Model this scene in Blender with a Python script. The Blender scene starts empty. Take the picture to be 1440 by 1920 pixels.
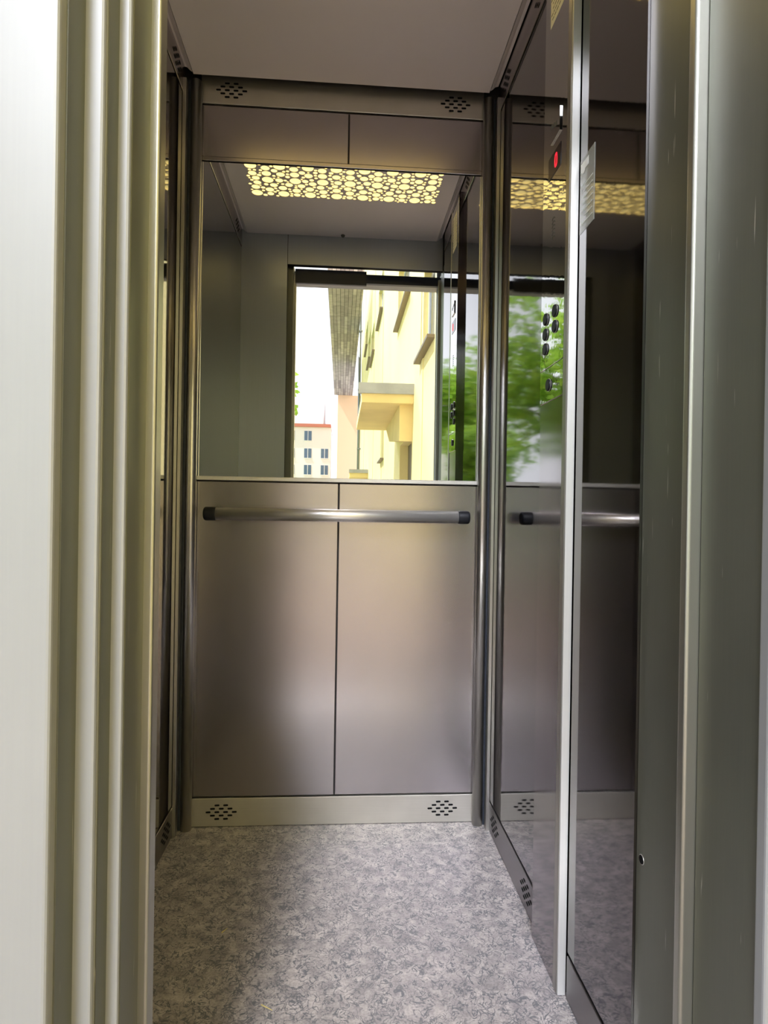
import bpy, bmesh, math, random
from mathutils import Vector, Matrix
from mathutils.geometry import delaunay_2d_cdt

# ------------------------------------------------------------------ scene, camera, light
S = bpy.context.scene
COL = S.collection
S.view_settings.view_transform = 'Standard'
S.view_settings.look = 'None'
S.view_settings.gamma = 1.0
S.view_settings.use_curve_mapping = False
S.view_settings.exposure = 0.42
S.cycles.use_denoising = True
S.cycles.max_bounces = 14
S.cycles.glossy_bounces = 10
S.cycles.diffuse_bounces = 6
S.cycles.transparent_max_bounces = 8
S.cycles.sample_clamp_indirect = 12.0
S.cycles.blur_glossy = 0.3

F, CAM = 1150.0, Vector((-0.0021, -1.7623, 0.9033))
YAW, PIT, ROL = 0.0698, -0.0030, 0.0160
fw = Vector((math.sin(YAW)*math.cos(PIT), math.cos(YAW)*math.cos(PIT), math.sin(PIT)))
rt = Vector((math.cos(YAW), -math.sin(YAW), 0)); up = rt.cross(fw)
r2 = rt*math.cos(ROL) + up*math.sin(ROL); u2 = up*math.cos(ROL) - rt*math.sin(ROL)
cd = bpy.data.cameras.new('camera'); cam = bpy.data.objects.new('camera', cd); COL.objects.link(cam)
cam.matrix_world = Matrix(((r2.x, u2.x, -fw.x, CAM.x), (r2.y, u2.y, -fw.y, CAM.y), (r2.z, u2.z, -fw.z, CAM.z), (0, 0, 0, 1)))
cd.sensor_fit = 'VERTICAL'; cd.sensor_height = 36.0; cd.lens = F/1920*36.0
cd.clip_start = 0.02; cd.clip_end = 500
S.camera = cam

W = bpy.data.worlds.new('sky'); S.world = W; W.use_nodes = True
wn = W.node_tree; wn.nodes.clear()
wo = wn.nodes.new('ShaderNodeOutputWorld'); wb = wn.nodes.new('ShaderNodeBackground')
wr = wn.nodes.new('ShaderNodeValToRGB'); wt = wn.nodes.new('ShaderNodeTexCoord'); wx = wn.nodes.new('ShaderNodeSeparateXYZ')
wn.links.new(wt.outputs['Generated'], wx.inputs[0]); wn.links.new(wx.outputs['Z'], wr.inputs[0])
wr.color_ramp.elements[0].position = 0.22; wr.color_ramp.elements[0].color = (2.35, 2.35, 2.4, 1)
wr.color_ramp.elements[1].position = 0.6; wr.color_ramp.elements[1].color = (0.86, 0.88, 0.98, 1)
wn.links.new(wr.outputs[0], wb.inputs[0])
# narrow glow added to the sky behind the photographer, shaping the floor's shadow edge
SKY_BASE, SKY_ADDED_GLOW, SKY_POW, SKY_DIR = 0.65, 120.0, 250.0, Vector((-.19, -1, .80)).normalized()
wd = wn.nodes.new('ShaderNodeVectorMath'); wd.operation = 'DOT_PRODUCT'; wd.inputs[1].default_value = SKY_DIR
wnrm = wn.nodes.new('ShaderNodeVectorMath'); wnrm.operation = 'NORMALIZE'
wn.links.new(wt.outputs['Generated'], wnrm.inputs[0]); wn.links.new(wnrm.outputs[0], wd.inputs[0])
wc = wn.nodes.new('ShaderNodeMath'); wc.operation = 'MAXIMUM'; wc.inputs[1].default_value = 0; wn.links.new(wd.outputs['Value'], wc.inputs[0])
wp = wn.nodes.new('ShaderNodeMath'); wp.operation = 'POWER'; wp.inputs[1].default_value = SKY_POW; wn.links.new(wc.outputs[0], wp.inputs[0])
wm = wn.nodes.new('ShaderNodeMath'); wm.operation = 'MULTIPLY_ADD'; wm.inputs[1].default_value = SKY_ADDED_GLOW; wm.inputs[2].default_value = SKY_BASE
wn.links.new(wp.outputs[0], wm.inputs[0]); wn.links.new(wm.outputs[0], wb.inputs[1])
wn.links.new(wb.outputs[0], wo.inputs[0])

sd = bpy.data.lights.new('sun', 'SUN'); sun = bpy.data.objects.new('sun', sd); COL.objects.link(sun)
sd.energy = 5.0; sd.angle = 0.01; sd.color = (1.0, 0.95, 0.86)
sun.rotation_euler = Vector((0.50, -0.12, -0.85)).to_track_quat('-Z', 'Y').to_euler()
sun.location = (-6, 2, 12)

# ------------------------------------------------------------------ materials
MATS = {}
def mat(name, col, metal=0.0, rough=0.5, spec=0.5, emit=None, estr=0.0, streak=0.0, streak_scale=(60, 60, 1.2), bump=0.0,
        bump_scale=40.0, wave=0.0, alpha=1.0, mottle=0.0, mottle_scale=6.0, rvar=0.0):
    m = bpy.data.materials.new(name); m.use_nodes = True; nt = m.node_tree; b = nt.nodes['Principled BSDF']
    b.inputs['Base Color'].default_value = (*col, 1); b.inputs['Metallic'].default_value = metal
    b.inputs['Roughness'].default_value = rough; b.inputs['Specular IOR Level'].default_value = spec
    b.inputs['Alpha'].default_value = alpha
    if emit: b.inputs['Emission Color'].default_value = (*emit, 1); b.inputs['Emission Strength'].default_value = estr
    tc = nt.nodes.new('ShaderNodeTexCoord')
    src = None
    if streak or rvar:
        mp = nt.nodes.new('ShaderNodeMapping'); mp.inputs['Scale'].default_value = streak_scale
        nz = nt.nodes.new('ShaderNodeTexNoise'); nz.inputs['Scale'].default_value = 6; nz.inputs['Detail'].default_value = 5
        nt.links.new(tc.outputs['Object'], mp.inputs[0]); nt.links.new(mp.outputs[0], nz.inputs['Vector'])
        if streak:
            mr = nt.nodes.new('ShaderNodeMapRange'); mr.inputs['To Min'].default_value = 1-streak; mr.inputs['To Max'].default_value = 1+streak
            nt.links.new(nz.outputs[0], mr.inputs[0])
            vm = nt.nodes.new('ShaderNodeVectorMath'); vm.operation = 'SCALE'; vm.inputs[0].default_value = col
            nt.links.new(mr.outputs[0], vm.inputs['Scale']); src = vm.outputs[0]
        if rvar:
            m2 = nt.nodes.new('ShaderNodeMapRange'); m2.inputs['To Min'].default_value = max(0.01, rough-rvar); m2.inputs['To Max'].default_value = rough+rvar
            nt.links.new(nz.outputs[0], m2.inputs[0]); nt.links.new(m2.outputs[0], b.inputs['Roughness'])
    if mottle:
        n3 = nt.nodes.new('ShaderNodeTexNoise'); n3.inputs['Scale'].default_value = mottle_scale; n3.inputs['Detail'].default_value = 8
        nt.links.new(tc.outputs['Object'], n3.inputs['Vector'])
        m3 = nt.nodes.new('ShaderNodeMapRange'); m3.inputs['From Min'].default_value = .3; m3.inputs['From Max'].default_value = .7
        m3.inputs['To Min'].default_value = 1-mottle; m3.inputs['To Max'].default_value = 1+mottle
        nt.links.new(n3.outputs[0], m3.inputs[0])
        v3 = nt.nodes.new('ShaderNodeVectorMath'); v3.operation = 'SCALE'; v3.inputs[0].default_value = col
        if src: nt.links.new(src, v3.inputs[0])
        nt.links.new(m3.outputs[0], v3.inputs['Scale']); src = v3.outputs[0]
    if src: nt.links.new(src, b.inputs['Base Color'])
    if bump:
        n2 = nt.nodes.new('ShaderNodeTexNoise'); n2.inputs['Scale'].default_value = bump_scale; n2.inputs['Detail'].default_value = 3
        if wave:
            mp2 = nt.nodes.new('ShaderNodeMapping'); mp2.inputs['Scale'].default_value = (1, 1, wave)
            nt.links.new(tc.outputs['Object'], mp2.inputs[0]); nt.links.new(mp2.outputs[0], n2.inputs['Vector'])
        else: nt.links.new(tc.outputs['Object'], n2.inputs['Vector'])
        bp = nt.nodes.new('ShaderNodeBump'); bp.inputs['Strength'].default_value = bump; bp.inputs['Distance'].default_value = 0.01
        nt.links.new(n2.outputs[0], bp.inputs['Height']); nt.links.new(bp.outputs[0], b.inputs['Normal'])
    MATS[name] = m; return m

satin   = mat('satin_steel_panel', (.47, .44, .455), 1, .26, mottle=.04, mottle_scale=5)
band    = mat('brushed_skirting', (.62, .60, .55), .9, .40, streak=.06, streak_scale=(1.2, 60, 60), mottle=.06, mottle_scale=9)
gloss   = mat('dark_glossy_steel', (.185, .175, .18), 1, .05, streak=.04, bump=.007, bump_scale=4, wave=9.0)
gloss2  = mat('dark_glossy_column', (.21, .19, .195), 1, .10, streak=.05)
plate_m = mat('polished_plate', (.48, .48, .46), 1, .03, bump=.012, bump_scale=30)
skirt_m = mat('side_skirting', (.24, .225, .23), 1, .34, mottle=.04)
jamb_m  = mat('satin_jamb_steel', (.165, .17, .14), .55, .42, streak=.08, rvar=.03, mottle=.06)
return_m = mat('return_steel', (.46, .50, .54), .55, .35, streak=.05)
alu     = mat('aluminium_profile', (.60, .59, .56), 1, .33)
alu_dk  = mat('aluminium_corner_profile', (.46, .44, .41), 1, .38)
round_m = mat('round_strip_steel', (.46, .46, .41), .9, .34)
alu_br  = mat('bright_aluminium', (.72, .72, .70), .6, .42, streak=.04, mottle=.03)
frame_m = mat('frame_enamel', (.315, .325, .335), .2, .45, streak=.03, mottle=.04, mottle_scale=4)
chrome  = mat('polished_rail', (.86, .84, .81), .8, .33)
black   = mat('black_plastic', (.010, .011, .015), 0, .5, spec=.25)
gap_m   = mat('dark_gap', (.006, .006, .007), 0, .8, spec=.1)
mirror_m = mat('mirror_glass', (.86, .89, .92), 1, .0)
ceil_m  = mat('ceiling_enamel', (.90, .83, .81), 0, .45, spec=.4, bump=.03, bump_scale=500)
head_m  = mat('dark_header', (.035, .04, .055), .3, .45)
backing = mat('wall_backing', (.03, .03, .03), 0, .8)
glow_m  = mat('lamp_diffuser', (.9, .85, .5), 0, .5, emit=(1.0, .78, .28), estr=1.1)
glass_b = mat('display_glass', (.012, .006, .007), 0, .08)
red_m   = mat('red_digit', (.5, .01, .02), 0, .4, emit=(1.0, .01, .03), estr=1.6)
paper_m = mat('paper_notice', (.85, .82, .70), 0, .5)
ink_m   = mat('grey_print', (.10, .10, .10), 0, .6)
label_m = mat('glossy_label', (.72, .74, .72), 0, .18, alpha=.36)
label_w = mat('white_label_print', (.86, .88, .87), 0, .3)
straw_m = mat('dry_straw', (.70, .60, .22), 0, .6)
yellow  = mat('yellow_render', (.86, .75, .36), 0, .9, bump=.3, bump_scale=20, mottle=.05, mottle_scale=.7)
yellow2 = mat('canopy_yellow', (.86, .70, .36), 0, .9, mottle=.06, mottle_scale=2)
peach   = mat('peach_render', (.90, .60, .45), 0, .9)
grey_f  = mat('grey_fascia', (.36, .37, .38), .2, .6, mottle=.12, mottle_scale=3)
zinc    = mat('zinc_pipe', (.22, .25, .26), .6, .5)
sill_m  = mat('brown_sill', (.20, .16, .12), .3, .5)
wing_w  = mat('white_render', (.85, .84, .82), 0, .9)
roof_m  = mat('grey_roof', (.50, .42, .40), 0, .9)
red_e   = mat('red_eaves', (.55, .20, .14), 0, .8)
pane_m  = mat('window_pane', (.10, .16, .26), 0, .1)
wframe  = mat('window_frame', (.8, .8, .8), 0, .5)
leaf_m  = mat('green_leaves', (.20, .40, .05), 0, .5, mottle=.5, mottle_scale=1.2)
leaf_t  = mat('light_green_leaves', (.36, .56, .09), 0, .5, mottle=.4, mottle_scale=1.2)
bark_m  = mat('bark', (.12, .09, .06), 0, .9)
pave_m  = mat('pink_paving', (.27, .22, .205), 0, .85, mottle=.08, mottle_scale=2)
grass_m = mat('grass', (.14, .26, .05), 0, .9, mottle=.35, mottle_scale=4)
ext_m   = mat('exterior_render', (.75, .70, .50), 0, .9)
for lm in (leaf_m, leaf_t):
    nt = lm.node_tree; b = nt.nodes['Principled BSDF']; tr = nt.nodes.new('ShaderNodeBsdfTranslucent'); tr.inputs[0].default_value = (.35, .55, .08, 1)
    mx = nt.nodes.new('ShaderNodeMixShader'); mx.inputs[0].default_value = .45
    nt.links.new(b.outputs[0], mx.inputs[1]); nt.links.new(tr.outputs[0], mx.inputs[2]); nt.links.new(mx.outputs[0], nt.nodes['Material Output'].inputs[0])

def floor_material():
    m = bpy.data.materials.new('marbled_linoleum'); m.use_nodes = True; nt = m.node_tree; b = nt.nodes['Principled BSDF']
    N, L = nt.nodes.new, nt.links.new
    tc = N('ShaderNodeTexCoord')
    def noise(sc, det=3, dist=0., off=0., stretch=(1, 1, 1)):
        mp = N('ShaderNodeMapping'); mp.inputs['Location'].default_value = (off, off*.7, 0); mp.inputs['Scale'].default_value = stretch
        L(tc.outputs['Object'], mp.inputs[0])
        n = N('ShaderNodeTexNoise'); n.inputs['Scale'].default_value = sc; n.inputs['Detail'].default_value = det; n.inputs['Distortion'].default_value = dist
        L(mp.outputs[0], n.inputs['Vector']); return n.outputs[0]
    def ramp(src, pts):
        r = N('ShaderNodeValToRGB'); els = r.color_ramp.elements
        while len(els) < len(pts): els.new(.5)
        for e, (p, c) in zip(els, pts): e.position = p; e.color = (c, c, c, 1) if not isinstance(c, tuple) else (*c, 1)
        L(src, r.inputs[0]); return r.outputs[0]
    base = ramp(noise(32, 8, .6), [(.30, (.235, .215, .212)), (.5, (.365, .328, .312)), (.70, (.49, .44, .415))])
    fine = ramp(noise(230, 2, .0, 3), [(.35, .78), (.65, 1.12)])
    # dark squiggly veins: narrow iso-bands of distorted noise, masked to short pieces
    v1 = ramp(noise(34, 2, 1.6, 7), [(.465, 1.), (.490, 0.), (.510, 0.), (.535, 1.)])
    k1 = ramp(noise(26, 2, 0, 21), [(.40, 1.), (.50, 0.)])
    v2 = ramp(noise(60, 2, 1.3, 11), [(.46, 1.), (.485, 0.), (.515, 0.), (.54, 1.)])
    k2 = ramp(noise(40, 2, 0, 31), [(.42, 1.), (.52, 0.)])
    def math_(op, a, bb):
        n = N('ShaderNodeMath'); n.operation = op; n.use_clamp = True
        for i, s in enumerate((a, bb)):
            if isinstance(s, float): n.inputs[i].default_value = s
            else: L(s, n.inputs[i])
        return n.outputs[0]
    s1 = math_('MAXIMUM', v1, k1); s2 = math_('MAXIMUM', v2, k2); s = math_('MULTIPLY', s1, s2)
    mul = N('ShaderNodeMix'); mul.data_type = 'RGBA'; mul.blend_type = 'MULTIPLY'; mul.inputs[0].default_value = .9
    L(base, mul.inputs[6]); L(fine, mul.inputs[7])
    mx = N('ShaderNodeMix'); mx.data_type = 'RGBA'; mx.inputs[6].default_value = (.115, .115, .125, 1)
    L(s, mx.inputs[0]); L(mul.outputs[2], mx.inputs[7]); L(mx.outputs[2], b.inputs['Base Color'])
    b.inputs['Roughness'].default_value = .42; b.inputs['Specular IOR Level'].default_value = .35
    return m
floor_m = floor_material()

def scratched():
    m = jamb_m; nt = m.node_tree; b = nt.nodes['Principled BSDF']; N, L = nt.nodes.new, nt.links.new
    tc = N('ShaderNodeTexCoord'); mp = N('ShaderNodeMapping'); mp.inputs['Scale'].default_value = (60, 60, 1.6)
    nz = N('ShaderNodeTexNoise'); nz.inputs['Scale'].default_value = 5; nz.inputs['Detail'].default_value = 2; nz.inputs['Distortion'].default_value = .3
    L(tc.outputs['Object'], mp.inputs[0]); L(mp.outputs[0], nz.inputs['Vector'])
    r = N('ShaderNodeValToRGB'); r.color_ramp.elements[0].position = .73; r.color_ramp.elements[0].color = (0, 0, 0, 1)
    r.color_ramp.elements[1].position = .78; r.color_ramp.elements[1].color = (1, 1, 1, 1)
    L(nz.outputs[0], r.inputs[0])
    ln = b.inputs['Base Color'].links[0].from_socket
    mx = N('ShaderNodeMix'); mx.data_type = 'RGBA'; L(r.outputs[0], mx.inputs[0]); L(ln, mx.inputs[6]); mx.inputs[7].default_value = (.8, .78, .7, 1)
    L(mx.outputs[2], b.inputs['Base Color'])
scratched()

# ------------------------------------------------------------------ mesh helpers
class MB:
    def __init__(s): s.bm = bmesh.new()
    def box(s, x0, x1, y0, y1, z0, z1, bev=0.0, mi=0, seg=1):
        r = bmesh.ops.create_cube(s.bm, size=1); vs = r['verts']
        for v in vs: v.co = Vector(((x0+x1)/2+v.co.x*(x1-x0), (y0+y1)/2+v.co.y*(y1-y0), (z0+z1)/2+v.co.z*(z1-z0)))
        fs = set(f for v in vs for f in v.link_faces)
        for f in fs: f.material_index = mi
        if bev: bmesh.ops.bevel(s.bm, geom=list(set(e for v in vs for e in v.link_edges)), offset=bev, segments=seg, affect='EDGES', profile=.5, material=-1)
        return s
    def cyl(s, a, b, r, r2_=None, n=32, mi=0, bev=0.0):
        a, b = Vector(a), Vector(b); d = b-a
        res = bmesh.ops.create_cone(s.bm, cap_ends=True, segments=n, radius1=r, radius2=r if r2_ is None else r2_, depth=d.length)
        M = Matrix.Translation((a+b)/2) @ d.to_track_quat('Z', 'Y').to_matrix().to_4x4()
        vs = res['verts']; bmesh.ops.transform(s.bm, matrix=M, verts=vs)
        for f in set(f for v in vs for f in v.link_faces):
            f.material_index = mi; f.smooth = len(f.verts) == 4
        if bev:
            es = [e for e in set(e for v in vs for e in v.link_edges) if len(e.link_faces) == 2 and any(len(f.verts) > 4 for f in e.link_faces)]
            bmesh.ops.bevel(s.bm, geom=es, offset=bev, segments=4, affect='EDGES', profile=.5)
        return s
    def prism(s, pts, axis, a0, a1, mi=0, smooth=False):
        # pts: closed 2D outline in the two other axes (order x,y,z without axis)
        def P(p, a): l = list(p); l.insert(axis, a); return Vector(l)
        v0 = [s.bm.verts.new(P(p, a0)) for p in pts]; v1 = [s.bm.verts.new(P(p, a1)) for p in pts]
        n = len(pts); fs = [s.bm.faces.new(v0), s.bm.faces.new(list(reversed(v1)))]
        for i in range(n):
            f = s.bm.faces.new((v0[i], v1[i], v1[(i+1) % n], v0[(i+1) % n])); f.smooth = smooth; fs.append(f)
        for f in fs: f.material_index = mi
        return s
    def build(s, name, mats, parent=None, smooth=False):
        bmesh.ops.recalc_face_normals(s.bm, faces=s.bm.faces)
        me = bpy.data.meshes.new(name); s.bm.to_mesh(me); s.bm.free()
        for m in (mats if isinstance(mats, (list, tuple)) else [mats]): me.materials.append(m)
        if smooth:
            for p in me.polygons: p.use_smooth = True
        o = bpy.data.objects.new(name, me); COL.objects.link(o)
        if parent:
            o.parent = parent; 
            if parent.type == 'EMPTY': o.matrix_parent_inverse = parent.matrix_basis.inverted()
        return o

def empty(name, loc=(0, 0, 0)):
    o = bpy.data.objects.new(name, None); COL.objects.link(o); o.location = loc; o.empty_display_size = .05; return o
def tag(o, label=None, cat=None, group=None, kind=None):
    if label: o['label'] = label
    if cat: o['category'] = cat
    if group: o['group'] = group
    if kind: o['kind'] = kind
    return o
def struct(o, label=None): o['kind'] = 'structure'; 
def bx(name, m, x0, x1, y0, y1, z0, z1, parent=None, bev=0.0, seg=1):
    return MB().box(x0, x1, y0, y1, z0, z1, bev, seg=seg).build(name, m, parent)

def vent_slots(mb, u0, v0, axis, plane, mi=1, sgn=1):
    """diamond of 14 stadium slots in a skirting; axis 1: on a wall facing Y, axis 0: facing X"""
    rows = [(2, 2), (1, 3), (0, 4), (-1, 3), (-2, 2)]
    for k, n in rows:
        for i in range(n):
            cu = u0 + (i-(n-1)/2)*.0243; cv = v0 + k*.0096
            pts = []
            for j in range(12):
                a = math.pi*2*j/12
                pts.append((cu + (.0042 if math.cos(a) > 0 else -.0042) + .0027*math.cos(a), cv + .0027*math.sin(a)))
            mb.prism(pts, axis, plane, plane+sgn*.0006, mi=mi)

# ------------------------------------------------------------------ cabin shell
XL, XR = -0.4515, 0.4310
XB0, XB1 = -0.4125, 0.3925           # back wall field between the corner posts
H, D = 2.10, 0.947
Z1, Z2, Z3, ZK = 2.040, 1.876, 0.990, 0.0805

o = bx('floor', floor_m, -.52, .50, -.96, .05, -.02, 0); struct(o)

wb_ = MB().box(-.52, .50, .012, .05, 0, 2.22).build('wall_back', backing); struct(wb_)
for a, b_, nm in ((XB0, -.0115, 'lower_panel'), (-.0075, XB1, 'lower_panel')):
    bx(nm, satin, a, b_, 0.0, .010, ZK+.004, Z3-.013, wb_, .0012)
for a, b_ in ((XB0, .0015), (.0050, XB1)):
    bx('upper_panel', satin, a, b_, 0.0, .010, Z2+.016, Z1-.004, wb_, .0012)
m_ = MB().box(XB0, XB1, -.003, .010, 0.001, ZK, .0012)
for u in (-.327, .304): vent_slots(m_, u, .042, 1, -.0030, sgn=-1)
m_.build('skirting', [band, gap_m], wb_)
m_ = MB().box(XB0, XB1, -.003, .010, Z1, 2.16, .0012)
for u in (-.3285, .3095): vent_slots(m_, u, 2.079, 1, -.0030, sgn=-1)
m_.build('ventilation_band', [band, gap_m], wb_)

def corner_post(sx, xc, xf0, xf1, nm):
    r = empty(nm, (xc, -.02, 0)); struct(r)
    m = MB().cyl((xc, -.014, 0), (xc, -.014, 2.09), .0155, n=40); m.box(xc-.010, xc+.010, -.014, .012, 0, 2.09)
    m.build('round_profile', alu, r)
    bx('flat_profile', alu, xf0, xf1, -.052, -.030, 0, 2.075, r, .0008)
    bx('rear_profile', head_m, min(xf0, xc), max(xf1, xc), -.020, .012, 0, 2.09, r)
    return r
corner_post(-1, -.4225, XL+.0004, XL+.0100, 'trim_1'); corner_post(1, .4045, XR-.0100, XR-.0004, 'trim_2')

# side walls
def side_wall(name, X, sgn, segs, vents):
    """sgn=+1 wall on the right (faces -X)"""
    w = MB().box(min(X+sgn*.012, X+sgn*.06), max(X+sgn*.012, X+sgn*.06), -.96, .05, 0, 2.22).build(name, backing); struct(w)
    for y0, y1 in segs:
        bx('wall_panel', gloss, min(X, X+sgn*.010), max(X, X+sgn*.010), y0, y1, ZK+.006, Z1-.006, w)
        m = MB().box(min(X-sgn*.0015, X+sgn*.010), max(X-sgn*.0015, X+sgn*.010), y0, y1, .001, ZK, .0012)
        for v in vents:
            if y0 < v < y1: vent_slots(m, v, .042, 0, X-sgn*.0015, sgn=-sgn)
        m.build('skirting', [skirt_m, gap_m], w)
    m = MB().box(min(X-sgn*.0015, X+sgn*.010), max(X-sgn*.0015, X+sgn*.010), segs[-1][0], -.03, Z1, 2.16, .0012)
    for v in vents: vent_slots(m, v, 2.079, 0, X-sgn*.0015, sgn=-sgn)
    m.build('ventilation_band', [satin, gap_m], w)
    return w
wr_ = side_wall('wall_right', XR, 1, [(-.484, -.012), (-.898, -.651)], [-.112, -.40])
wl_ = side_wall('wall_left', XL, -1, [(-.945, -.012)], [-.112, -.83])

# ceiling with coved edges; the lamp opening is cut out
LX0, LX1, LY0, LY1 = -.372, .357, -.632, -.362
CX0, CX1, CY0, CY1 = -.428, .4015, -.945, -.030
m_ = MB()
m_.box(CX0, CX1, CY0, LY0, H, H+.003); m_.box(CX0, CX1, LY1, CY1, H, H+.003)
m_.box(CX0, LX0, LY0, LY1, H, H+.003); m_.box(LX1, CX1, LY0, LY1, H, H+.003)
ce = m_.build('ceiling', ceil_m); struct(ce)
for sx, cx in ((-1, CX0), (1, CX1)):
    pts = [(cx+sx*.002, H+.001), (cx+sx*.009, H+.006), (cx+sx*.016, H+.013), (cx+sx*.0245, H+.015), (cx+sx*.0245, H+.018), (cx+sx*.014, H+.016), (cx+sx*.007, H+.010), (cx+sx*.002, H+.005)]
    m_ = MB().prism(pts, 1, CY0, CY1-.006, smooth=False); m_.build('coved_edge', ceil_m, ce)
bx('upper_deck', backing, -.52, .50, -.96, .05, 2.18, 2.22, ce)

# front wall: left return, header
wf = MB().box(-.52, -.254, -.975, -.949, 0, 2.18).box(-.254, .50, -.975, -.949, 1.972, 2.18).build('wall_front', backing); struct(wf)
bx('return_panel', return_m, XL, -.2535, -.949, -.946, .002, 2.16, wf)
bx('header_panel', return_m, -.2510, XR, -.949, -.946, 1.972, 2.16, wf)

# ------------------------------------------------------------------ doorway
dr = empty('door_1', (.1, -1.0, 0)); struct(dr)     # inner (cabin) doorway
# left reveal (steps outward) with half-round strip
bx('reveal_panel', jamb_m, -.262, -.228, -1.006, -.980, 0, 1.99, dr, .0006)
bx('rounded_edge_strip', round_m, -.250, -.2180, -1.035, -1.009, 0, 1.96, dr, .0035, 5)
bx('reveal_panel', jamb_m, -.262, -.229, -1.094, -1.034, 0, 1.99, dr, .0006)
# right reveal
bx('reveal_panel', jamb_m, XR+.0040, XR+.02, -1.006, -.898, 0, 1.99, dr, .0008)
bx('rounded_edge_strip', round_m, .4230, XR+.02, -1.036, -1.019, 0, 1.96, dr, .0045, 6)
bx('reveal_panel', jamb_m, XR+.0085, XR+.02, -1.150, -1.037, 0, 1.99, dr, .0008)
bx('sliding_door_top', head_m, -.222, .095, -1.004, -.990, 1.908, 1.970, dr)
bx('door_track', head_m, .05, XR+.02, -1.050, -1.030, 1.932, 1.972, dr)
bx('door_sill', alu, -.26, XR+.02, -1.18, -.96, -.03, -.002, dr)
# hidden closing pieces of the reveal
bx('reveal_backing', backing, -.52, -.262, -1.13, -.975, 0, 2.2, dr)
bx('reveal_backing', backing, XR+.02, .62, -1.13, -.95, 0, 2.2, dr)
bx('reveal_backing', backing, -.52, .62, -1.12, -.95, 2.16, 2.2, dr)
# screw hole in right reveal
m_ = MB().cyl((XR+.0034, -.914, .409), (XR+.0043, -.914, .409), .0070, n=24, mi=1)
m_.cyl((XR+.0030, -.914, .409), (XR+.0039, -.914, .409), .0062, n=24, mi=0); m_.build('screw_hole', [gap_m, chrome], dr)

lf = empty('door_2', (.1, -1.15, 0)); struct(lf)     # outer (landing) door frame
bx('door_leaf_edge', frame_m, -.300, -.2418, -1.130, -1.094, 0, 2.0, lf, .003, 2)
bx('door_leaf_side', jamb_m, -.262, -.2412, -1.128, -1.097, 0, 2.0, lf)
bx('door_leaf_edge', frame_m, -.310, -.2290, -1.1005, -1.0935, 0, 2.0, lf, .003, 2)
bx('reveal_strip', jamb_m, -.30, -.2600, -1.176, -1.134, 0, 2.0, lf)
bx('door_leaf_edge', frame_m, -.32, -.2418, -1.1385, -1.1300, 0, 2.0, lf, .003, 2)
bx('frame_post', frame_m, -.56, -.2617, -1.190, -1.172, 0, 2.06, lf, .004, 3)
bx('frame_post', frame_m, XR+.006, .66, -1.166, -1.148, 0, 2.06, lf, .004, 3)
bx('lintel', frame_m, -.56, .66, -1.185, -1.060, 1.958, 1.985, lf, .003, 2)

# outside wall of the house around the doorway
we = MB().box(-7, -.54, -1.17, -.98, -.2, 14).box(.64, 1.30, -1.15, -.98, -.2, 14).box(-.54, .64, -1.165, -1.0, 2.16, 14).box(-7,1.3,-.98,.4,2.3,14).box(-7,-.54,-.98,.4,-.2,2.3).box(.56,1.3,-.98,.4,-.2,2.3).box(-.54,.56,.06,.4,-.2,2.3)
o = we.build('wall_outside', ext_m); struct(o)

# ------------------------------------------------------------------ mirror
mr = empty('wall_mirror', (0, 0, Z3)); tag(mr, 'large frameless mirror on the back wall between satin panels, above the handrail', 'mirror')
bx('mirror_glass', mirror_m, XB0+.0035, XB1-.0035, -.001, .0095, Z3+.002, Z2, mr)
bx('lower_trim', alu_br, XB0+.0015, XB1-.001, -.004, .0095, Z3-.0095, Z3+.002, mr, .0012)
bx('upper_trim', satin, XB0+.0015, XB1-.001, -.004, .0095, Z2+.003, Z2+.0145, mr, .0012)
for a in (XB0+.001, XB1-.0035): bx('edge_strip', alu_br, a, a+.0022, -.0012, .0095, Z3+.002, Z2, mr)

# ------------------------------------------------------------------ handrail
hr = empty('handrail', (-.008, -.055, .886)); tag(hr, 'polished steel tube handrail with black end caps across the back wall', 'handrail')
yh, zh = -.058, .8862
MB().cyl((-.345, yh, zh), (.327, yh, zh), .0172, n=48).build('rail_tube', chrome, hr)
for a, b_ in ((-.3765, -.3405), (.3225, .3585)):
    MB().cyl((a, yh, zh), (b_, yh, zh), .0187, n=48, bev=.007).build('end_cap', black, hr)
for xx in (-.26, .242):
    MB().cyl((xx, -.0002, zh), (xx, yh, zh), .008, n=24).cyl((xx, -.0002, zh), (xx, -.004, zh), .016, n=24).build('bracket', chrome, hr)

# ------------------------------------------------------------------ ceiling lamp
random.seed(7)
circles = []
def try_add(x, y, r):
    if x-r < LX0+.010 or x+r > LX1-.010 or y-r < LY0+.010 or y+r > LY1-.010: return False
    for (a, b_, c) in circles:
        if (a-x)**2+(b_-y)**2 < (r+c+.0016)**2: return False
    circles.append((x, y, r)); return True
x = LX0+.034; k = 0
while x < LX1:
    for y in (LY0+.033, LY0+.128, LY0+.218): try_add(x + (.05 if abs(y-LY0-.128) < .01 else 0), y, .0205)
    x += .100; k += 1
x = LX0+.034
while x < LX1:
    for dx, dy, r in ((.05, .030, .0125), (.05, .060, .0155), (0, .075, .0155), (.0, .105, .014), (.05, .170, .0165), (0, .168, .0150), (.05, .205, .0155), (.05, .238, .012)): try_add(x+dx, LY0+dy, r)
    x += .100
for r, n in ((.0140, 500), (.0115, 900), (.0085, 2200), (.0062, 5200), (.0045, 3000)):
    for _ in range(n): try_add(random.uniform(LX0, LX1), random.uniform(LY0, LY1), r)
lamp = empty('ceiling_light', ((LX0+LX1)/2, (LY0+LY1)/2, H)); tag(lamp, 'flush ceiling lamp glowing yellow through a panel of round holes', 'ceiling light')
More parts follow.
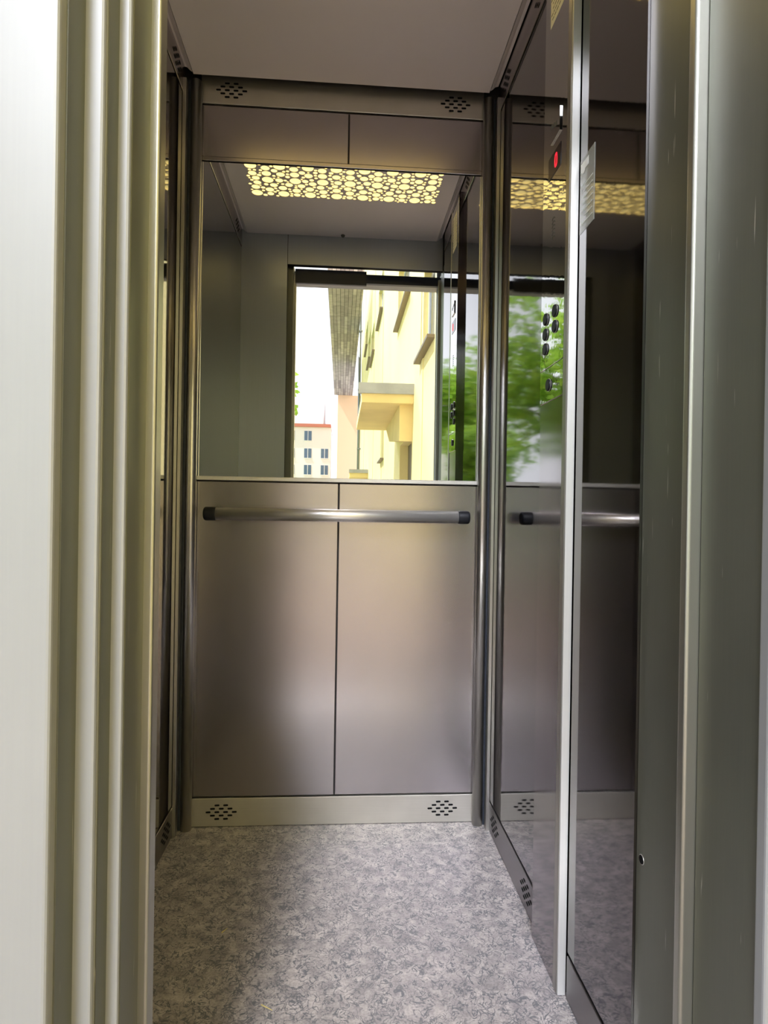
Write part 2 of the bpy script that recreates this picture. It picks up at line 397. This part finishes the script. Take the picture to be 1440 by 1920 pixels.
def perforated():
    vs = [Vector(p) for p in ((LX0, LY0), (LX1, LY0), (LX1, LY1), (LX0, LY1))]; faces = [[0, 1, 2, 3]]; 
    for (cx, cy, r) in circles:
        n = 14 if r < .009 else 24; s = len(vs)
        vs += [Vector((cx+r*math.cos(2*math.pi*j/n), cy+r*math.sin(2*math.pi*j/n))) for j in range(n)]
        faces.append(list(range(s, s+n)))
    ov, oe, of, *rest = delaunay_2d_cdt(vs, [], faces, 0, 1e-6)
    orig = rest[2]
    bm = bmesh.new(); V = [bm.verts.new((v.x, v.y, H)) for v in ov]
    for f, org in zip(of, orig):
        if list(org) == [0]: bm.faces.new([V[i] for i in f])
    r = bmesh.ops.extrude_face_region(bm, geom=bm.faces[:]); 
    for g in r['geom']:
        if isinstance(g, bmesh.types.BMVert): g.co.z += .002
    mb = MB(); mb.bm = bm; return mb.build('perforated_cover', ceil_m, lamp)
perforated()
bx('diffuser', glow_m, LX0, LX1, LY0, LY1, H+.006, H+.010, lamp)
m_ = MB(); t = .003
m_.box(LX0-t, LX0, LY0, LY1, H+.0032, H+.03).box(LX1, LX1+t, LY0, LY1, H+.0032, H+.03).box(LX0, LX1, LY0-t, LY0, H+.0032, H+.03).box(LX0, LX1, LY1, LY1+t, H+.0032, H+.03).box(LX0, LX1, LY0, LY1, H+.03, H+.034)
m_.build('housing', alu, lamp)
bx('cover_back', backing, -.43, LX0-.02, -.94, -.03, H+.02, H+.022, ce)

o = MB().cyl((-.013, -.925, H-.010), (-.013, -.925, H), .006, .010, n=24, bev=.003).build('ceiling_sensor', jamb_m); tag(o, 'tiny round sensor knob on the ceiling above the doorway', 'sensor')

# ------------------------------------------------------------------ control column
XC = .4155
cp = empty('control_panel', (.43, -.56, 0)); tag(cp, 'full-height control column on the right wall with floor display and black buttons', 'control panel')
bx('column_body', gloss2, XC+.0010, XR+.010, -.638, -.486, .001, 2.085, cp)
bx('edge_profile', alu_br, XC-.0002, XR-.0003, -.6445, -.6385, .001, 2.085, cp, .0006)
bx('edge_profile', alu_dk, XC-.0014, XC+.004, -.6385, -.6215, .001, 2.085, cp, .0008)
bx('faceplate', plate_m, XC-.0008, XC+.0010, -.6205, -.4865, 1.200, 2.08, cp, .0004)
bx('lower_plate', plate_m, XC-.0008, XC+.0010, -.6205, -.4865, 1.130, 1.1985, cp, .0004)
dp = bx('floor_display', glass_b, XC-.0018, XC-.0006, -.590, -.5205, 1.5845, 1.6290, cp)
# red zero: rounded ring
m_ = MB(); n = 28; yc, zc = -.5650, 1.6065
def st(a, ry, rz, sq=.0): return (yc+ry*math.copysign(abs(math.cos(a))**.6, math.cos(a)), zc+rz*math.copysign(abs(math.sin(a))**.8, math.sin(a)))
outer = [st(2*math.pi*i/n, .0078, .0140) for i in range(n)]; inner = [st(2*math.pi*i/n, .0032, .0096) for i in range(n)]
for i in range(n):
    j = (i+1) % n
    vs = [m_.bm.verts.new((XC-.0022, *p)) for p in (outer[i], outer[j], inner[j], inner[i])]; m_.bm.faces.new(vs)
    vs = [m_.bm.verts.new((XC-.0016, *p)) for p in (outer[i], outer[j], inner[j], inner[i])]; m_.bm.faces.new(vs)
d_ = m_.build('digit_zero', red_m, dp)
for (y, z) in ((-.5728, 1.3035), (-.5735, 1.2725), (-.5189, 1.3025), (-.5180, 1.2715), (-.5184, 1.2410), (-.5415, 1.1628)):
    b0 = MB().cyl((XC-.0006, y, z), (XC-.0045, y, z), .0122, n=32, bev=.0015).build('button', black, cp)
    MB().cyl((XC-.0006, y, z), (XC-.0014, y, z), .0132, n=32, bev=.0005).build('button_ring', chrome, b0)
m_ = MB()
for k in range(6):
    zc_ = 1.4955-k*.0075; w = .0095
    a = [math.pi*(.15+.7*i/8) for i in range(9)]
    pts = [(-.5535+w*math.cos(t), zc_-.006+w*.9*math.sin(t)) for t in a] + [(-.5535+(w-.0016)*math.cos(t), zc_-.006+(w-.0016)*.9*math.sin(t)) for t in reversed(a)]
    m_.prism(pts, 0, XC-.0013, XC-.0006)
m_.build('speaker_slots', ink_m, cp)
cs = bx('name_plate', plate_m, XC-.0040, XC-.0006, -.588, -.535, 1.652, 1.7000, cp, .0004)
cs['label'] = 'small raised steel plate with dark print'
m_ = MB()
for i, (a, b_) in enumerate(((0, .012), (.016, .024), (.028, .036))): m_.box(XC-.0044, XC-.0039, -.575+a, -.575+b_, 1.672+i*.004, 1.681+i*.004)
m_.build('plate_print', ink_m, cs)

nt_ = empty('paper_notice', (XC-.001, -.556, 1.90)); tag(nt_, 'small cream paper notice stuck high on the control column', 'notice')
bx('paper_sheet', paper_m, XC-.0014, XC-.0009, -.594, -.5185, 1.900, 2.035, nt_)
m_ = MB()
for k in range(11):
    y = -.586
    while y < -.53:
        w = random.uniform(.004, .012); m_.box(XC-.0016, XC-.0013, y, y+w, 1.912+k*.0105, 1.9145+k*.0105); y += w+.003
m_.build('printed_lines', ink_m, nt_)

sk = empty('wall_sticker', (XR-.0005, -.685, 1.42)); tag(sk, 'pale translucent printed sticker on dark glossy wall beside the bright column edge', 'sticker')
bx('sticker_film', label_m, XR-.0010, XR-.0002, -.716, -.652, 1.418, 1.553, sk)
m_ = MB().box(XR-.0014, XR-.0010, -.690, -.656, 1.530, 1.545)
m_.prism([(-.668-.008*math.cos(t), 1.532+.008*math.sin(t)) for t in [i*math.pi/6 for i in range(12)]], 0, XR-.0016, XR-.0012)
for k in range(7): m_.box(XR-.0014, XR-.0010, -.709, -.709+random.uniform(.03, .052), 1.432+k*.0115, 1.4335+k*.0115)
m_.build('sticker_print', label_w, sk)

# ------------------------------------------------------------------ straws on the floor
def straw(x, y, a, L_, lab):
    d = Vector((math.cos(a), math.sin(a), 0))*L_/2; c = Vector((x, y, .0016))
    o = MB().cyl(c-d, c+d+Vector((0, 0, .001)), .0013, .0005, n=8).build('straw', straw_m); o.scale = (1, 1, .8); tag(o, lab, 'straw', 'bits of straw on the floor')
straw(-.122, -.646, -.6, .026, 'bit of dry yellow straw nearest the camera on the grey floor')
straw(-.236, -.437, .9, .016, 'tiny brownish straw bit in the darker left part of the floor')

# ------------------------------------------------------------------ outside
GZ = -.15
o = bx('paving', pave_m, -7, 1.3, -8.2, -1.16, GZ-.1, GZ); struct(o)
o = bx('road', pave_m, -2.2, 1.3, -70, -8.2, GZ-.1, GZ); struct(o)
o = bx('lawn', grass_m, -40, -2.2, -70, -8.2, GZ-.1, GZ+.02); struct(o)

# yellow apartment house: facade at X=1.25 running away from the door
FX, FT = 1.25, .22
ab = empty('apartment_building', (FX, -20, GZ)); tag(ab, 'long pale yellow rendered apartment house with brown window sills seen in the mirror', 'building')
wins = [(-12.5, -9.9, 5.08), (-20.6, -18.1, 7.45), (-8.2, -6.7, 3.32), (-26.1, -23.1, 7.38), (-29.6, -27.0, 8.05), (-33.1, -30.6, 9.6), (-18.3, -16.7, 2.45)]
holes = [(a, b_, z+.03, z+1.35) for a, b_, z in wins] + [(-11.5, -9.24, GZ, 2.30)]
ys = sorted(set([-41., -1.16] + [h[i] for h in holes for i in (0, 1)])); zs = sorted(set([GZ, 19.] + [h[i] for h in holes for i in (2, 3)]))
m_ = MB()
for i in range(len(ys)-1):
    # merge cells vertically
    run = None
    for j in range(len(zs)-1):
        yc, zc = (ys[i]+ys[i+1])/2, (zs[j]+zs[j+1])/2
        hole = any(h[0] < yc < h[1] and h[2] < zc < h[3] for h in holes)
        if not hole: run = (run[0], zs[j+1]) if run else (zs[j], zs[j+1])
        if (hole or j == len(zs)-2) and run: m_.box(FX, FX+FT, ys[i], ys[i+1], *run); run = None
m_.box(FX+FT, FX+9, -41, -1.16, GZ, 19.)
m_.build('facade', yellow, ab)
for y in (-7.9, -17.8, -23.2, -33.8): bx('joint_strip', yellow, FX-.012, FX, y-.09, y+.09, GZ, 19., ab)
for a, b_, z in wins:
    w = MB().box(FX+.14, FX+.18, a, b_, z+.03, z+1.35).build('window', pane_m, ab)
    MB().box(FX+.12, FX+.16, a, a+.06, z+.03, z+1.35).box(FX+.12, FX+.16, b_-.06, b_, z+.03, z+1.35).box(FX+.12, FX+.16, (a+b_)/2-.03, (a+b_)/2+.03, z+.03, z+1.35).box(FX+.125, FX+.155, a, b_, z+.03, z+.09).box(FX+.125, FX+.155, a, b_, z+1.28, z+1.35).build('window_frame', wframe, w)
    MB().box(FX-.11, FX+.14, a-.05, b_+.05, z-.02, z+.03, .004).build('window_sill', sill_m, w)
bx('entrance_door', sill_m, FX+.18, FX+.20, -11.5, -9.24, GZ, 2.3, ab)
cn = bx('entrance_canopy', yellow2, .33, FX, -12.8, -9.05, 2.80, 2.96, ab)
bx('canopy_fascia', grey_f, .27, FX, -9.10, -9.00, 2.955, 3.14, cn)
MB().prism([(-12.6, 2.80), (-9.24, 2.80), (-9.24, 2.15), (-11.6, 2.40)], 0, 1.02, FX).build('canopy_bracket', yellow2, cn)
c2 = bx('entrance_canopy', yellow2, .36, FX, -29.5, -27.4, 2.45, 2.66, ab)
bx('canopy_fascia', grey_f, .34, FX, -27.45, -27.3, 2.65, 2.82, c2)
# rainwater pipe at the far corner
pp = MB().cyl((1.10, -40, GZ), (1.10, -40, 15.3), .09, n=16).cyl((1.10, -40, 15.3), (-1.55, -40, 16.6), .09, n=16)
for z in (1.5, 5., 9., 13.): pp.box(1.0, 1.25, -40.12, -39.9, z, z+.1)
pp.build('rain_pipe', zinc, ab)
# projecting wing with a boarded soffit
def soffit_mat():
    m = mat('boarded_soffit', (.33, .27, .25), 0, .9); nt = m.node_tree; b = nt.nodes['Principled BSDF']; N, L = nt.nodes.new, nt.links.new
    tc = N('ShaderNodeTexCoord'); mp = N('ShaderNodeMapping'); mp.inputs['Rotation'].default_value = (0, 0, math.pi/2)
    br = N('ShaderNodeTexBrick'); br.inputs['Scale'].default_value = 1.0; br.inputs['Brick Width'].default_value = 3.2; br.inputs['Row Height'].default_value = .19
    br.inputs['Mortar Size'].default_value = .012; br.inputs['Color1'].default_value = (.56, .46, .49, 1); br.inputs['Color2'].default_value = (.27, .21, .245, 1); br.inputs['Mortar'].default_value = (.10, .08, .08, 1)
    L(tc.outputs['Object'], mp.inputs[0]); L(mp.outputs[0], br.inputs['Vector'])
    nz = N('ShaderNodeTexNoise'); nz.inputs['Scale'].default_value = 3; nz.inputs['Detail'].default_value = 8; L(tc.outputs['Object'], nz.inputs['Vector'])
    mr = N('ShaderNodeMapRange'); mr.inputs['To Min'].default_value = .55; mr.inputs['To Max'].default_value = 1.5; L(nz.outputs[0], mr.inputs[0])
    vm = N('ShaderNodeVectorMath'); vm.operation = 'SCALE'; L(br.outputs[0], vm.inputs[0]); L(mr.outputs[0], vm.inputs['Scale']); L(vm.outputs[0], b.inputs['Base Color'])
    return m
sof = soffit_mat()
bx('peach_wing', peach, -.45, 2.0, -62, -52.6, GZ, 11.0, ab)
bx('boarded_soffit', sof, -.76, .86, -52.6, -25.5, 11.0, 11.6, ab)

# white house far away
wh = empty('white_house', (-5, -62, GZ)); tag(wh, 'distant white house with red eaves left of the yellow facade in the mirror', 'building')
bx('house_wall', wing_w, -12, -1.15, -70, -60, GZ, 9.1, wh)
bx('red_eaves', red_e, -12.2, -1.15, -70.2, -59.7, 9.1, 9.4, wh)
MB().prism([(-70.2, 9.4), (-59.7, 9.4), (-65, 12.6)], 0, -12.2, -1.9).build('roof', roof_m, wh)
for xx in (-3.42, -1.75, -5.1):
    for z in (7.75, 6.0, 4.35, 2.6):
        if xx == -1.75 and z > 7: continue
        w = bx('window', pane_m, xx-.36, xx+.36, -60.02, -59.97, z, z+.95, wh)
        MB().box(xx-.4, xx+.4, -60.0, -59.93, z-.06, z).box(xx-.03, xx+.03, -60.0, -59.95, z, z+.95).build('window_frame', wframe, w)

# trees
def tree(name, x, y, r, zc, lab, n, leafm, seed, rz=None, leaf=.11, group='trees outside the doorway'):
    rnd = random.Random(seed); t = empty(name, (x, y, GZ)); tag(t, lab, 'tree', group)
    bm = bmesh.new(); rz = rz or r
    blobs = []
    for _ in range(26):
        v = Vector((rnd.gauss(0, 1), rnd.gauss(0, 1), rnd.gauss(0, 1))).normalized()*rnd.uniform(.25, .85)
        blobs.append((Vector((x+v.x*r, y+v.y*r, zc+v.z*rz)), rnd.uniform(.28, .42)*r))
    for _ in range(n):
        c, br = rnd.choice(blobs)
        v = Vector((rnd.gauss(0, 1), rnd.gauss(0, 1), rnd.gauss(0, 1))).normalized()*br*rnd.uniform(.4, 1.05)
        p = c+v; a = Vector((rnd.gauss(0, 1), rnd.gauss(0, 1), rnd.gauss(0, .7))).normalized(); b_ = a.cross(Vector((rnd.gauss(0, 1), rnd.gauss(0, 1), rnd.gauss(0, 1)))).normalized()
        s = leaf*rnd.uniform(.6, 1.3)
        vs = [bm.verts.new(p+q) for q in (-a*s, b_*s*.5, a*s, -b_*s*.5)]
        f = bm.faces.new(vs); f.material_index = 1 if rnd.random() < .35 else 0
    mb = MB(); mb.bm = bm; mb.build('foliage', leafm, t)
    m = MB().cyl((x, y, GZ), (x, y, zc), .16*r/2, .07*r/2, n=12)
    for (c, br) in blobs[:9]: m.cyl((x, y, zc-rz*.5), tuple(c), .05, .015, n=8)
    m.build('trunk', bark_m, t)
tree('leafy_tree', -3.9, -9.6, 2.5, 3.7, 'broad green leafy tree reflected in the glossy right wall, nearest the doorway', 6200, [leaf_m, leaf_t], 3, rz=3.0)
tree('leafy_tree', -9.2, -15.5, 2.9, 4.4, 'second green tree behind the broad one, reflected in the right wall', 4500, [leaf_m, leaf_t], 5, rz=3.6, leaf=.14)
tree('leafy_tree', -4.6, -24, 2.9, 5.4, 'light green tree beside the white house at the mirror edge of the doorway', 6000, [leaf_t, leaf_m], 9, rz=2.9, leaf=.16)
tree('leafy_tree', -3.1, -15.5, 1.5, 2.2, 'low green bush under the trees at the lawn edge', 4000, [leaf_m, leaf_t], 12, rz=1.6)
